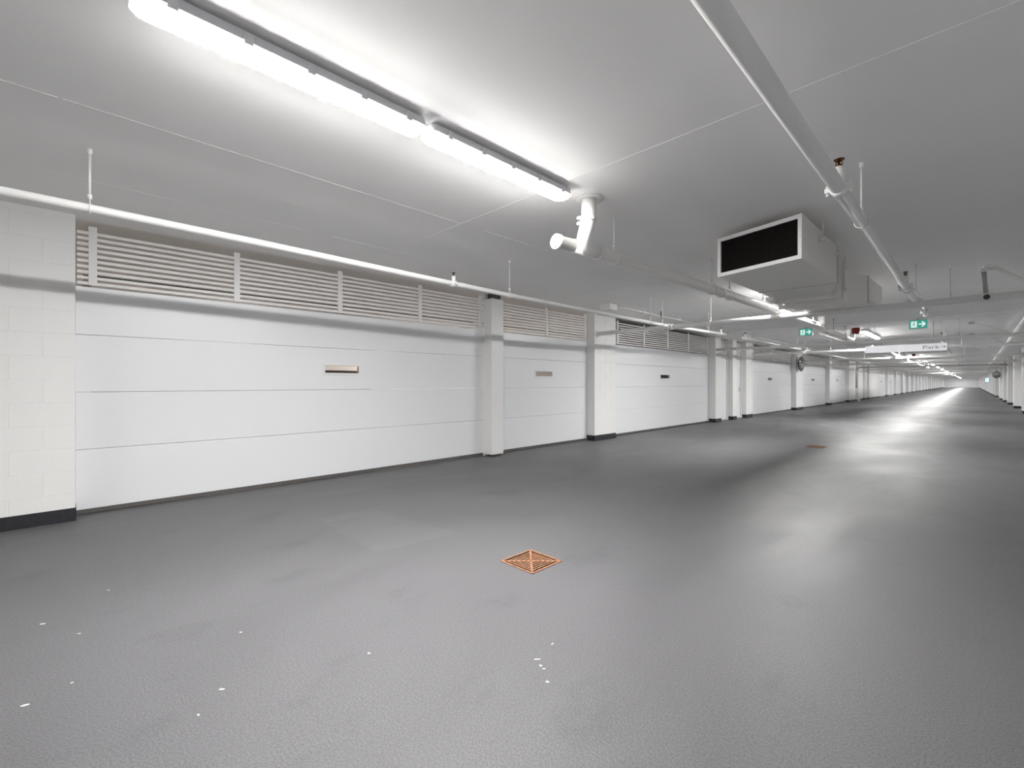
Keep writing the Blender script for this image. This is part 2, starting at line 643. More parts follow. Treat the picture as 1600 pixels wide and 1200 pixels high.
# ---- hinged doors
def hinged(n, label, y0, y1, handle):
    root = thing('door_%d' % n, (DX, (y0 + y1) / 2, 0), label, 'door', kind='structure')
    f = MB()
    f.box((DX + .06, y0, 0), (DX - .06, y0 + .05, 2.10))
    f.box((DX + .06, y1 - .05, 0), (DX - .06, y1, 2.10))
    f.box((DX + .06, y0 + .05, 2.05), (DX - .06, y1 - .05, 2.10))
    f.build('door_frame', 'trim', root)
    leaf = MB().cbox((DX + .01, y0 + .053, .01), (DX - .035, y1 - .053, 2.047), .003).build('door_leaf', 'door', root)
    if handle:
        h = MB().cyl((DX + .01, y1 - .13, 1.02), (DX + .075, y1 - .13, 1.02), .014, 10)
        h.cyl((DX + .068, y1 - .12, 1.02), (DX + .068, y1 - .25, 1.02), .011, 10)
        h.cbox((DX + .008, y1 - .165, .92), (DX + .016, y1 - .095, 1.10), .002)
        h.build('lever_handle', 'steel', leaf)['label'] = 'brushed steel lever handle'
    else:
        h = MB().cyl((DX + .01, y0 + .13, 1.02), (DX + .06, y0 + .13, 1.02), .02, 10)
        h.build('knob', 'trim', leaf)
    return root


hinged(7, 'plain white hinged door right of the third garage door', 14.81, 15.79, False)
hinged(8, 'white hinged door with a steel lever handle', 16.15, 17.06, True)

# ---- the far left wall, as far as the end wall
pier('wall_left', 'white wall strip right of the vertical pipe drop', 39.5, 41.3, -1, False)
pier('wall_left', 'white wall strip between two far hinged doors', 42.3, 43.3, -1, False)
hinged(9, 'far white hinged door nearest the vertical pipe drop', 38.52, 39.48, True)
hinged(10, 'far white hinged door, second past the vertical pipe drop', 41.32, 42.28, True)
hinged(11, 'far white hinged door, third past the vertical pipe drop', 43.32, 44.28, True)
pier('wall_left', 'bright white wall strip past the far hinged doors', 44.3, 50.2, -1, False)
for a, b, l in ((38.52, 39.48, 'nearest'), (41.32, 42.28, 'second past'), (43.32, 44.28, 'third past')):
    louvre('far louver over the hinged door %s the pipe drop' % l, a, b, -1, (), False)
y = 50.2
k = 0
n_door = 12
while y < Y1 - 7.5:
    w = 5.7 if k % 3 else 5.2
    o = ORD[k]
    louvre('far slatted louver, %s past the bright white wall strip' % o, y + .01, y + w - .01, -1, (), False)
    garage_door(n_door, 'far white garage door on the left, %s past the bright white wall strip' % o, y + .01, y + w - .01, -1,
                (y + w / 2 - .25, y + w / 2 + .25) if k < 4 else None)
    n_door += 1
    y += w
    pw = 0.9 if k % 2 else 1.25
    pier('wall_left', 'far white pier on the left, %s past the bright white wall strip' % o, y, y + pw, -1, False)
    y += pw
    k += 1
pier('wall_left', 'last white wall piece on the left before the end wall', y, Y1, -1, False)

# ---- the right wall
RP = [(-8.9, -1.6), (3.9, 4.7), (10.1, 10.9), (16.1, 16.9), (21.6, 22.4), (27.2, 28.2), (32.78, 33.5), (38.3, 39.0), (43.6, 44.3), (48.55, 49.3),
      (59.57, 60.5)]
RL = ['white block wall on the right behind the camera', 'right block pier beside the camera', 'right block pier by the first sprinkler main',
      'right block pier by the hanging sign', 'right block pier just outside the frame', 'white block pier at the right edge of the photo',
      'second white block pier in from the right edge', 'third white block pier in from the right edge', 'fourth narrow white pier in from the right edge',
      'fifth white pier in from the right edge, carrying the small mirror', 'wide white return face on the right, just before the blue glow']
for i, (a, b) in enumerate(RP):
    pier('wall_right', RL[i], a, b, 1, 5 <= i <= 7, depth=0.25 if i < 10 else 0.55)
RD = list(zip(RP[:-1], RP[1:]))
y = 60.5
for i, (p0, p1) in enumerate(RD):
    a, b = p0[1] + .01, p1[0] - .01
    lab = 'right-hand white garage door between %s and %s right-hand piers' % (ORD[i], ORD[i + 1])
    garage_door(n_door, lab, a, b, 1)
    n_door += 1
    louvre('right-hand slatted louver between %s and %s right-hand piers' % (ORD[i], ORD[i + 1]), a, b, 1,
           [a + .3 + 1.22 * q for q in range(int((b - a - .3) / 1.22) + 1)], 3 <= i <= 7)
k = 0
while y < Y1 - 7.5:
    w = 5.5
    louvre('far right louver, %s past the wide return face' % ORD[k], y + .01, y + w - .01, 1, (), False)
    garage_door(n_door, 'far right garage door, %s past the wide return face' % ORD[k], y + .01, y + w - .01, 1, None)
    n_door += 1
    y += w
    pier('wall_right', 'far right white pier, %s past the wide return face' % ORD[k], y, y + .9, 1, False)
    y += .9
    k += 1
pier('wall_right', 'last white wall piece on the right before the end wall', y, Y1, 1, False)

# ---- ends, garage backs and partitions
w = MB().box((-12, Y1, 0), (4.5, Y1 + .2, CEIL)).build('wall_end', 'plaster')
tag(w, 'bright white end wall at the far end of the aisle', 'wall', kind='structure')
for a in (-4.9, -1.6):
    for z0, z1 in PAN:
        MB().cbox((a, Y1 - .05, z0), (a + 2.9, Y1 - .001, z1), .003).build('door_panel', 'door', w)
w = MB().box((-12, Y0 - .2, 0), (4.5, Y0, CEIL)).build('wall_back', 'plaster')
tag(w, 'white wall closing the aisle behind the camera', 'wall', kind='structure')
w = MB().box((-12.0, Y0, 0), (-11.8, Y1, CEIL)).build('wall_left_outer', 'garage_wall')
tag(w, 'tan back wall of the left garages seen through the louvers', 'wall', kind='structure')
w = MB().box((4.3, Y0, 0), (4.5, Y1, CEIL)).build('wall_right_outer', 'garage_wall')
tag(w, 'back wall of the right-hand garages behind their doors', 'wall', kind='structure')
for i, y in enumerate((-.05, 8.34, 14.55, 17.4, 24.1, 30.7, 37.3)):
    w = MB().box((-11.8, y - .07, 0), (PX - .31, y + .07, CEIL if y < STEP_Y else CEIL2)).build('wall_partition', 'garage_wall')
    tag(w, 'garage partition wall behind the %s left pier' % ORD[i], 'wall', kind='structure')

# lamps switched on inside the two nearest garages
for (x, y, l) in ((-10.9, 2.6, 'lamp on in the nearest garage, seen through door window and louver'),
                  (-10.9, 6.7, 'lamp on in the single-width garage, seen through door window and louver')):
    t = thing('garage_lamp', (x, y, CEIL), l, 'lamp')
    MB().cbox((x - .10, y - .45, CEIL - .04), (x + .10, y + .45, CEIL), .004).build('lamp_base', 'trim', t)
    MB().cbox((x - .09, y - .43, CEIL - .09), (x + .09, y + .43, CEIL - .04), .012).build('lamp_diffuser', 'gtube', t)

t = thing('wall_shelf', (-11.6, 3.2, 1.2), 'dark brown shelf glimpsed through the window of the nearest garage door', 'shelf')
MB().cbox((-11.79, .4, 1.50), (-11.35, 6.0, 1.54), .004).build('shelf_board', 'wood', t)
MB().cbox((-11.79, .4, 1.18), (-11.40, 6.0, 1.22), .004).build('shelf_board', 'wood', t)
for y in (.45, 3.2, 5.9):
    MB().cbox((-11.79, y - .02, 0), (-11.38, y + .02, 1.50), .004).build('shelf_upright', 'wood', t)
MB().box((-11.795, .4, .8), (-11.78, 6.0, 1.50)).build('shelf_back', 'wood', t)

# ================================================================== STRIP LIGHTS
FX, FL = -2.20, 1.27


def rrect(hx, hy, r, n=5):
    pts = []
    for cx, cy, a0 in ((hx - r, hy - r, 0), (-hx + r, hy - r, 90), (-hx + r, -hy + r, 180), (hx - r, -hy + r, 270)):
        for k in range(n + 1):
            t = math.radians(a0 + 90 * k / n)
            pts.append((cx + r * math.cos(t), cy + r * math.sin(t)))
    return pts


def make_fixture():
    t = thing('strip_light', (0, 0, 0), 'x', 'strip light')
    # housing tray (local z = 0 at the ceiling)
    h = MB()
    rings = []
    for dz, hx, hy in ((-.012, .045, FL / 2 - .03), (-.016, .064, FL / 2 - .004), (-.062, .073, FL / 2)):
        rings.append([(a, b, dz) for a, b in rrect(hx, hy, .03)])
    h.loft(rings)
    h.build('housing', 'housing', t)
    for yy in (-.45, .45):
        MB().box((-.02, yy - .03, -.014), (.02, yy + .03, 0)).build('mounting_bracket', 'galv', t)
    def ring(dz, hx, hy):
        return [(p, q, dz) for p, q in rrect(hx, hy, min(.045, hx - .002), 3)]
    r0, r1, r2 = ring(-.0625, .0655, FL / 2 - .005), ring(-.080, .0635, FL / 2 - .008), ring(-.090, .042, FL / 2 - .030)
    d = MB().loft([r1, r2], close=False)
    d.add(r2, [tuple(range(len(r2)))])
    d.build('diffuser', 'tube', t)
    MB().loft([r0, r1], close=False).build('diffuser_rim', 'tube_rim', t)
    for sx in (-1, 1):
        for k in range(5):
            yy = -FL / 2 + .12 + k * (FL - .24) / 4
            MB().cbox((sx * .069, yy - .018, -.074), (sx * .077, yy + .018, -.026), .002).build('clip', 'housing', t)
    return t


fix = make_fixture()
starts = [-7.4 + 7.58 * k for k in range(25)]
first = True
for k, y in enumerate(starts):
    if y + 2.6 > Y1:
        break
    for j in (0, 1):
        yc = y + FL / 2 + j * (FL + .035)
        o = fix if first else copy_tree(fix)
        first = False
        o.location = (FX if k < 3 else -2.04, yc, CEIL if yc < STEP_Y else CEIL2)
        which = 'nearer' if j == 0 else 'farther'
        if k == 0:
            lab = '%s strip light of the pair behind the camera' % which
        elif k == 1:
            lab = ['large glowing strip light running out of the top of the photo', 'glowing strip light ending beside the vertical drain pipe'][j]
        elif k == 2:
            lab = '%s strip light of the pair hidden behind the ceiling unit' % which
        elif k == 3:
            lab = '%s strip light of the pair just past the red alarm box' % which
        else:
            lab = '%s strip light of the %s pair beyond the hanging sign' % (which, ORD[k - 4])
        o['group'] = 'strip lights along the aisle'
        o['label'] = lab

# ================================================================== PIPES
def bend(path, r, n=6):
    """round the corners of a polyline"""
    path = [Vector(p) for p in path]
    out = [path[0]]
    for i in range(1, len(path) - 1):
        a, b, c = path[i - 1], path[i], path[i + 1]
        d1, d2 = (a - b).normalized(), (c - b).normalized()
        rr = min(r, (a - b).length * .48, (c - b).length * .48)
        p0, p1 = b + d1 * rr, b + d2 * rr
        for k in range(n + 1):
            t = k / n
            out.append(p0 * (1 - t) ** 2 + b * 2 * t * (1 - t) + p1 * t * t)
    out.append(path[-1])
    return out


def hanger(par, p, r, axis, top=None, m='pipe', rr=.006, long=0.0):
    """threaded rod with a clevis ring; axis 'x' or 'y' = the pipe's run"""
    x, y, z = p
    top = (CEIL if y < STEP_Y else CEIL2) if top is None else top
    h = MB().cyl((x, y, z + r + .035 - long), (x, y, top), rr, 8)
    h.cyl((x, y, top - .035), (x, y, top), rr * 2.0, 8)
    rod = h.build('hanger_rod', m, par)
    c = MB()
    pts = []
    for k in range(20):
        a = math.pi * (.5 + .16) + 2 * math.pi * (1 - .16) * k / 19
        u, v = math.cos(a) * (r + .004), math.sin(a) * (r + .004)
        pts.append((x + u, y, z + v) if axis == 'y' else (x, y + u, z + v))
    ap = (x, y, z + r + .05)
    c.tube([ap] + pts + [ap], .0036, 6)
    c.cyl((x, y, z + r + .03), (x, y, z + r + .06), .012, 8)
    c.build('clevis', m, rod)
    return rod


def sprinkler(par, p, r, axis, hgt=.10, s=1.0, clamp=True):
    x, y, z = p
    b = MB()
    if clamp:
        L = .038 * s
        if axis == 'y':
            b.tube([(x, y - L, z), (x, y + L, z)], r + .007, 16)
            for e in (-1, 1):
                b.cbox((x + e * r, y - .02 * s, z - .014), (x + e * (r + .03 * s), y + .02 * s, z + .014), .004)
                b.cyl((x + e * (r + .018 * s), y, z - .03 * s), (x + e * (r + .018 * s), y, z + .03 * s), .008 * s, 8)
        else:
            b.tube([(x - L, y, z), (x + L, y, z)], r + .007, 16)
            for e in (-1, 1):
                b.cbox((x - .02 * s, y + e * r, z - .014), (x + .02 * s, y + e * (r + .03 * s), z + .014), .004)
    prof = [(r * .4, .026), (r + .02, .026), (r + .035, .030), (r + hgt * .55, .030), (r + hgt * .62, .026), (r + hgt * .75, .022)]
    b.tube([(x, y, z + a) for a, _ in prof], [q * s for _, q in prof], 14)
    o = b.build('sprinkler_head', 'pipe', par)
    zt = z + r + hgt * .75
    d = MB()
    d.tube([(x, y, zt), (x, y, zt + .014 * s), (x, y, zt + .016 * s), (x, y, zt + .040 * s)], [.013 * s, .013 * s, .007 * s, .006 * s], 10)
    for e in (-1, 1):
        d.tube([(x + e * .012 * s, y, zt + .006), (x + e * .016 * s, y, zt + .022 * s), (x + e * .003, y, zt + .040 * s)], .0035 * s, 6)
    d.tube([(x, y, zt + .040 * s), (x, y, zt + .043 * s), (x, y, zt + .046 * s)], [.026 * s, .027 * s, .012 * s], 14)
    d.build('deflector', 'brass', o)['label'] = 'brown brass sprinkler deflector'
    return o


def coupling(par, p, r, axis, L=.035, m='pipe'):
    x, y, z = p
    b = MB()
    d = {'x': (L, 0, 0), 'y': (0, L, 0), 'z': (0, 0, L)}[axis]
    a0, a1 = Vector(p) - Vector(d), Vector(p) + Vector(d)
    b.tube([a0, a0.lerp(a1, .15), a0.lerp(a1, .85), a1], [r + .006, r + .011, r + .011, r + .006], 16)
    if axis != 'z':
        e = .022
        side = Vector((0, 1, 0)) if axis == 'x' else Vector((1, 0, 0))
        for sg in (-1, 1):
            c = Vector(p) + side * sg * (r + .018)
            b.cbox(c - Vector((e, e, .012)), c + Vector((e, e, .012)), .004)
    return b.build('coupling', m, par)


MA, MAZ = 8.05, 2.258       # first cross main
MBY, MBZ = 14.35, 2.245     # second
MCY = 17.64                 # third


# left branch line
t = thing('sprinkler_pipe', (-3.95, 4, 2.3), 'thin white sprinkler pipe running along above the nearest garage doors', 'pipe', 'sprinkler branch lines')
MB().tube([(-3.95, -8.9, 2.335), (-3.95, .1, 2.324), (-3.95, 1.1, 2.318), (-3.95, 2.6, 2.296), (-3.95, 3.9, 2.280), (-3.95, MA, 2.275)], .027, 16).build('pipe_run', 'pipe', t)
for y, z in ((-3.6, 2.328), (.128, 2.324), (3.87, 2.28), (7.31, 2.276), (7.76, 2.276)):
    hanger(t, (-3.95, y, z), .027, 'y', rr=.007 if y < 1 else .006)
sprinkler(t, (-3.95, 3.02, 2.291), .027, 'y', .075, .8)
sprinkler(t, (-3.95, -.75, 2.325), .027, 'y', .075, .8)
coupling(t, (-3.95, MA - .09, 2.272), .03, 'y')
t = thing('sprinkler_pipe', (-3.95, 9.5, 2.3), 'short white sprinkler stub ending left of the ceiling unit, past the first cross main', 'pipe', 'sprinkler branch lines')
MB().tube([(-3.95, MA + .05, 2.285), (-3.95, 10.75, 2.325)], .027, 14).build('pipe_run', 'pipe', t)
hanger(t, (-3.95, 9.81, 2.312), .027, 'y')
sprinkler(t, (-3.95, 10.5, 2.321), .027, 'y', .10, .8)

# right branch line
t = thing('sprinkler_pipe', (-.523, 3.5, 2.3), 'white sprinkler pipe crossing the upper right of the photo, brown sprinkler on top', 'pipe', 'sprinkler branch lines')
MB().tube([(-.523, -8.9, 2.30), (-.523, MA, 2.30)], .036, 20).build('pipe_run', 'pipe', t)
hanger(t, (-.523, 3.84, 2.30), .036, 'y', rr=.007)
hanger(t, (-.523, .3, 2.30), .036, 'y', rr=.007)
hanger(t, (-.49, 7.6, 2.31), .036, 'y', rr=.007)
sprinkler(t, (-.523, 3.10, 2.30), .036, 'y', .115, 1.0)
sprinkler(t, (-.523, 6.75, 2.30), .036, 'y', .115, 1.0)
coupling(t, (-.523, 7.0, 2.30), .036, 'y', .05)
coupling(t, (-.523, MA - .12, 2.297), .036, 'y', .05)
t = thing('sprinkler_pipe', (-.523, 9.3, 2.3), 'short thin sprinkler stub just left of the green exit sign with arrow', 'pipe', 'sprinkler branch lines')
MB().tube([(-.523, MA + .05, 2.29), (-.523, 10.2, 2.33)], .018, 12).build('pipe_run', 'pipe', t)
sprinkler(t, (-.523, 9.6, 2.32), .018, 'y', .11, .9)
sprinkler(t, (-.523, 10.15, 2.33), .018, 'y', .05, .8)

# cross mains
mains = [(MA, MAZ, 'first white cross main, passing under the ceiling unit'),
         (MBY, MBZ, 'second white cross main, just before the hanging sign'),
         (MCY, MBZ, 'third cross main, just past the hanging sign'),
         (24.2, MBZ, 'fourth cross main, seen under the hanging sign'), (30.6, MBZ, 'fifth cross main beyond the hanging sign'),
         (43.0, MBZ, 'sixth cross main far down the aisle'), (50.0, MBZ, 'seventh cross main far down the aisle'),
         (62.8, MBZ, 'eighth cross main far down the aisle'), (76.0, MBZ, 'ninth cross main far down the aisle'), (89.4, MBZ, 'tenth cross main far down the aisle')]
for i, (y, z, lab) in enumerate(mains):
    t = thing('cross_main', (-2, y, z), lab, 'pipe', 'sprinkler cross mains')
    MB().tube([(PX + .02, y, z), (RX - .02, y, z)], .043 if i < 5 else .05, 18).build('pipe_run', 'pipe', t)
    MB().tube([(PX, y, z), (PX + .015, y, z), (PX + .025, y, z)], [.075, .075, .05], 18).build('wall_flange', 'pipe', t)
    if i < 3:
        coupling(t, (-3.95, y, z), .046, 'x', .06)
        coupling(t, (-.523, y, z), .046, 'x', .06)
        coupling(t, (-4.95, y, z), .043, 'x', .03)
        for x in (-3.2, -.19, 1.0):
            hanger(t, (x, y, z), .043, 'x')
    elif i < 6:
        for x in (-3.2, -.19):
            hanger(t, (x, y, z), .043, 'x')

# branch lines around the farther mains
for (y0, ym, y1, nm, ng) in ((11.9, MBY, 17.2, 'second', 'past the first cross main'), (17.9, 24.2, 33.0, 'third', 'under the hanging sign'), (38.2, 43.5, 60, 'fourth', 'far down the aisle')):
    for x, sd in ((-3.95, 'left'), (-.523, 'right')):
        if sd == 'right' and nm == 'second':
            y0 = MBY
        t = thing('sprinkler_pipe', (x, ym, 2.3), '%s-hand sprinkler branch line, %s along the aisle, %s' % (sd, nm, ng), 'pipe', 'sprinkler branch lines')
        MB().tube([(x, y0, 2.327), (x, y1, 2.327)], .03, 12).build('pipe_run', 'pipe', t)
        for y in (y0 + .5, (y0 + y1) / 2 + 1, y1 - .3):
            hanger(t, (x, y, 2.327), .03, 'y')
        sprinkler(t, (x, y1 - .1, 2.327), .03, 'y', .10, .9)
        sprinkler(t, (x, y0 + .15 if y0 != MBY else y0 + 1.2, 2.327), .03, 'y', .10, .9)

# wide grooved pipe along the right wall
t = thing('standpipe_run', (.70, 20, 2.3), 'thick white pipe hung along the right-hand wall', 'pipe')
MB().tube([(.70, -8.9, 2.365), (.70, 12, 2.365), (.80, 30, 2.365), (.84, 60, 2.365)], .057, 20).build('pipe_run', 'pipe', t)
for x, y in ((.70, 3.0), (.70, 9.2), (.715, 14.9), (.75, 20.5), (.78, 26.0), (.81, 34.0), (.82, 42.0)):
    coupling(t, (x, y, 2.365), .057, 'y', .05)
for x, y in ((.70, 5.0), (.707, 13.2), (.74, 19.0), (.775, 25.0), (.808, 33.0)):
    hanger(t, (x, y, 2.365), .057, 'y')
# sway braces between that pipe and the ceiling
for i, (y, lab) in enumerate(((15.3, 'diagonal sway brace nearest along the right pipe'), (18.9, 'second diagonal sway brace along the right pipe'), (24.6, 'third diagonal sway brace along the right pipe'))):
    t = thing('sway_brace', (.2, y, CEIL2), lab, 'brace', 'sway braces')
    MB().cyl((.64, y, 2.37), (.02, y, CEIL2 - .03), .014, 10).build('brace_rod', 'pipe', t)
    MB().cbox((-.05, y - .03, CEIL2 - .06), (.05, y + .03, CEIL2), .006).build('brace_foot', 'galv', t)

# drop from ceiling to the first main, and the side pipe leaving its top
t = thing('drop_pipe', (.12, MA, 2.26), 'short grey drop pipe joining the first cross main near the right edge', 'pipe')
MB().tube([(.105, MA, 2.60), (.125, MA, 2.30)], .024, 14).build('pipe_run', 'grey', t)
coupling(t, (.105, MA, 2.60), .026, 'z', .03)
coupling(t, (.135, MA, MAZ), .046, 'x', .05)
MB().tube([(.13, MA - .03, MAZ), (.13, MA - .09, MAZ)], [.03, .03], 14).build('end_plug', 'dark', t)
t = thing('side_pipe', (.4, 8.8, 2.62), 'sloping white pipe near the right edge, leaving the short drop pipe', 'pipe')
MB().tube([(.10, MA, 2.63), (.20, 8.10, 2.625), (.52, 9.40, 2.61), (1.43, 13.1, 2.56)], .026, 14).build('pipe_run', 'pipe', t)
coupling(t, (.17, 8.06, 2.627), .026, 'x', .03)

# ------------------------------------------------------------------ drain pipes
DR = .057
t = thing('drain_pipe', (-2.22, 3.03, CEIL), 'large white drain pipe dropping beside the strip light, with capped cleanout', 'pipe', 'drain pipes')
MB().tube([(-2.30, 2.99, 2.338), (-2.262, 3.25, 2.335), (-2.19, 5.5, 2.335), (-2.19, 7.9, 2.362), (-2.19, 10.75, 2.385)], DR, 24).build('pipe_run', 'pipe_drain', t)
MB().tube(bend([(-2.178, 3.03, CEIL), (-2.178, 3.03, 2.53), (-2.20, 3.02, 2.44), (-2.262, 3.06, 2.338), (-2.255, 3.26, 2.335)], .12, 8), DR + .003, 24).build('vertical_drop', 'pipe_drain', t)
fl = MB()
fl.tube([(-2.17, 3.04, CEIL), (-2.17, 3.04, CEIL - .006), (-2.17, 3.04, CEIL - .008)], [.115, .11, .06], 24)
fl.build('ceiling_collar', 'pipe_drain', t)
cap = MB().tube([(-2.335, 2.80, 2.343), (-2.330, 2.835, 2.343), (-2.330, 2.836, 2.343), (-2.300, 2.99, 2.340)], [.060, .060, .052, .052], 24)
co = cap.build('cleanout', 'pipe_drain', t)
d = (Vector((-2.335, 2.80, 2.343)) - Vector((-2.300, 2.99, 2.340))).normalized()
a0 = Vector((-2.335, 2.80, 2.343))
MB().tube([a0, a0 + d * .012], [.050, .048], 24).build('cleanout_cap', 'pipe_drain', co)
for q, rr_ in (((-2.262, 3.27, 2.335), .008), ((-2.253, 3.55, 2.335), .0)):
    if rr_:
        MB().tube([(q[0] - .001, q[1] - .025, q[2]), (q[0], q[1] + .025, q[2])], DR + rr_, 24).build('joint_ring', 'pipe_drain', t)
cb = MB().tube([(-2.178, 3.03, 2.515), (-2.178, 3.03, 2.545)], DR + .007, 24)
for z in (2.50, 2.545):
    cb.cbox((-2.178 - DR * .75 - .028, 3.03 - DR * .75 - .028, z - .01), (-2.178 - DR * .55, 3.03 - DR * .55, z + .012), .005)
cb.build('band_clamp', 'pipe_drain', t)
for y in (3.52, 5.54, 6.11, 7.45, 10.5):
    x = -2.262 + (min(y, 5.5) - 3.25) * .032
    hanger(t, (x, y, 2.337 if y < 7 else 2.37), DR, 'y', m='pipe')
MB().tube([(-2.19, 5.80, 2.335), (-2.19, 5.85, 2.335)], DR + .006, 24).build('joint_ring', 'pipe_drain', t)
MB().tube(bend([(-2.19, 10.6, 2.383), (-2.19, 11.2, 2.388), (-2.19, 11.22, CEIL)], .2, 8), DR + .006, 24).build('end_elbow', 'pipe_drain', t)

t = thing('drain_pipe', (-2.19, 13, 2.5), 'grey-shaded drain pipe continuing between the two exit signs', 'pipe', 'drain pipes')
MB().tube([(-2.21, 11.42, 2.345), (-2.24, 14.2, 2.362)] + bend([(-2.24, 14.3, 2.362), (-2.25, 15.1, 2.362), (-2.25, 15.12, CEIL2)], .2, 8), DR, 20).build('pipe_run', 'pipe_drain', t)
for y in (12.6, 14.0):
    hanger(t, (-2.23, y, 2.355), DR, 'y', m='galv')
t = thing('drain_pipe', (-2.19, 24, 2.4), 'white drain pipe with an upturned elbow under the hanging sign', 'pipe', 'drain pipes')
MB().tube(bend([(-2.19, 18.2, 2.35), (-2.19, 27.8, 2.355), (-2.19, 27.82, CEIL2)], .22, 8), DR + .003, 20).build('pipe_run', 'pipe_drain', t)
for y in (19.5, 25.6, 26.1):
    hanger(t, (-2.19, y, 2.353), DR, 'y', m='pipe')
t = thing('drain_pipe', (-2.19, 35, 2.4), 'farther drain pipe beyond the second red alarm box', 'pipe', 'drain pipes')
MB().tube(bend([(-2.32, 30.98, CEIL2), (-2.32, 31.0, 2.37), (-2.32, 47.0, 2.37), (-2.32, 47.02, CEIL2)], .22, 8), DR, 20).build('pipe_run', 'pipe_drain', t)
for y in (34.5, 37.2, 42.4):
    hanger(t, (-2.32, y, 2.37), DR, 'y', m='pipe')

# standpipe main with a drop down the left wall
t = thing('wall_standpipe', (-5.3, 37.6, 0), 'grey pipe turning down the left wall to a white foot', 'pipe')
MB().tube(bend([(RX - .02, 37.6, 2.26), (-5.40, 37.6, 2.27), (-5.40, 37.6, .9)], .3, 8), .05, 18).build('pipe_run', 'galv', t)
MB().tube([(-5.40, 37.6, .9), (-5.40, 37.6, .3)], .05, 18).build('lower_pipe', 'pipe', t)
MB().tube(bend([(-5.40, 37.6, .3), (-5.40, 37.6, .18), (-5.22, 37.45, .12), (-5.22, 37.45, 0)], .1, 6), .06, 16).build('pipe_foot', 'pipe', t)

# ------------------------------------------------------------------ junction box and conduit
t = thing('junction_box', (-4.73, 7.2, CEIL), 'small white junction box on the ceiling above the wide block pier', 'box')
MB().cbox((-4.84, 7.08, 2.575), (-4.62, 7.32, 2.665), .004).build('box_body', 'pipe', t)
MB().cbox((-4.845, 7.075, 2.56), (-4.615, 7.325, 2.576), .002).build('cover', 'pipe', t)
MB().box((-4.76, 7.17, 2.665), (-4.70, 7.23, CEIL)).build('stem', 'pipe', t)
t = thing('conduit', (-4.70, 11, 2.66), 'thin white conduit running from the junction box along the ceiling', 'conduit')
MB().tube([(-4.66, 7.32, 2.63), (-4.68, 7.7, 2.655), (-4.70, 13.8, 2.655)], .012, 10).build('conduit_run', 'pipe', t)
for y in (8.4, 10.0, 11.6, 13.2):
    zz = CEIL
    MB().cbox((-4.73, y - .012, 2.625), (-4.66, y + .012, zz - .001), .002).build('conduit_strap', 'pipe', t)
t = thing('conduit', (-4.66, 20, CEIL2), 'thin white conduit along the ceiling above the hinged doors', 'conduit')
MB().tube([(-4.68, 13.9, 2.63), (-4.60, 36.0, 2.63)], .012, 10).build('conduit_run', 'pipe', t)
for y in (15, 18, 21, 24):
    MB().cbox((-4.70, y - .012, 2.612), (-4.63, y + .012, CEIL2 - .001), .002).build('conduit_strap', 'pipe', t)
t = thing('hanger_stub', (-4.3, 8.4, 2.66), 'short dark rod hanging right of the junction box', 'rod')
MB().cyl((-4.28, 8.35, 2.52), (-4.28, 8.35, 2.62), .010, 8).build('rod', 'dark', t)
MB().cyl((-4.28, 8.35, 2.62), (-4.28, 8.35, CEIL), .006, 8).build('rod_stem', 'pipe', t)
t = thing('conduit', (-3.05, 24, 2.6), 'pair of thin conduits along the ceiling past the convex mirror', 'conduit')
for x in (-3.25, -3.05):
    MB().tube([(x, 15.0, 2.63), (x, 60, 2.63)], .014, 8).build('conduit_run', 'pipe', t)

# ================================================================== CEILING UNIT
t = thing('ceiling_unit', (-1.36, 5.0, CEIL), 'white ceiling-hung air unit with a black mesh intake, at the upper right', 'air unit')
ZB, ZT = 2.25, 2.62
FLc, FRc = Vector((-1.748, 4.566, 0)), Vector((-.990, 4.366, 0))
BRc, BLc = Vector((-.978, 5.70, 0)), Vector((-1.715, 5.70, 0))
fd = (FRc - FLc).normalized()                  # along the intake face
fn = Vector((fd.y, -fd.x, 0))                  # out of the face (towards -y)
if fn.y > 0:
    fn = -fn
ct = MB()
th = .012
ct.prism([(FLc - fn * .02)[:2], (FRc - fn * .02)[:2], BRc[:2], BLc[:2]], ZB, ZT)
casing = ct.build('casing', 'duct', t)


def fpt(u, z, o=0.0):
    p = FLc + fd * u + fn * o
    return (p.x, p.y, z)


FW = (FRc - FLc).length


def fbox(b, u0, u1, z0, z1, o0, o1):
    c = [fpt(u, z, o) for o in (o0, o1) for z in (z0, z1) for u in (u0, u1)]
    return b.add(c, [(0, 1, 3, 2), (4, 6, 7, 5), (0, 4, 5, 1), (1, 5, 7, 3), (3, 7, 6, 2), (2, 6, 4, 0)])


fr = MB()
bw = .032
fbox(fr, 0, FW, ZT - bw, ZT + .002, -.03, .004)
fbox(fr, 0, FW, ZB - .002, ZB + bw, -.03, .004)
fbox(fr, 0, bw, ZB + bw, ZT - bw, -.03, .004)
fbox(fr, FW - bw, FW, ZB + bw, ZT - bw, -.03, .004)
frame = fr.build('intake_frame', 'trim', t)
for u in (.012, FW - .012):
    for z in (ZB + .02, (ZB + ZT) / 2, ZT - .02):
        q = Vector(fpt(u, z, .004))
        MB().tube([q, q + fn * .002], .005, 8).build('screw', 'galv', frame)
g = MB()
fbox(g, bw - .002, FW - bw + .002, ZB + bw - .002, ZT - bw + .002, -.0195, -.0175)
grille = g.build('intake_grille', 'black', t)
grille['label'] = 'black mesh intake grille'
wm = MB()
nu = 46
for k in range(nu + 1):
    u = bw + (FW - 2 * bw) * k / nu
    fbox(wm, u - .0014, u + .0014, ZB + bw, ZT - bw, -.0175, -.012)
nz = 22
for k in range(nz + 1):
    z = ZB + bw + (ZT - ZB - 2 * bw) * k / nz
    fbox(wm, bw, FW - bw, z - .0012, z + .0012, -.0178, -.013)
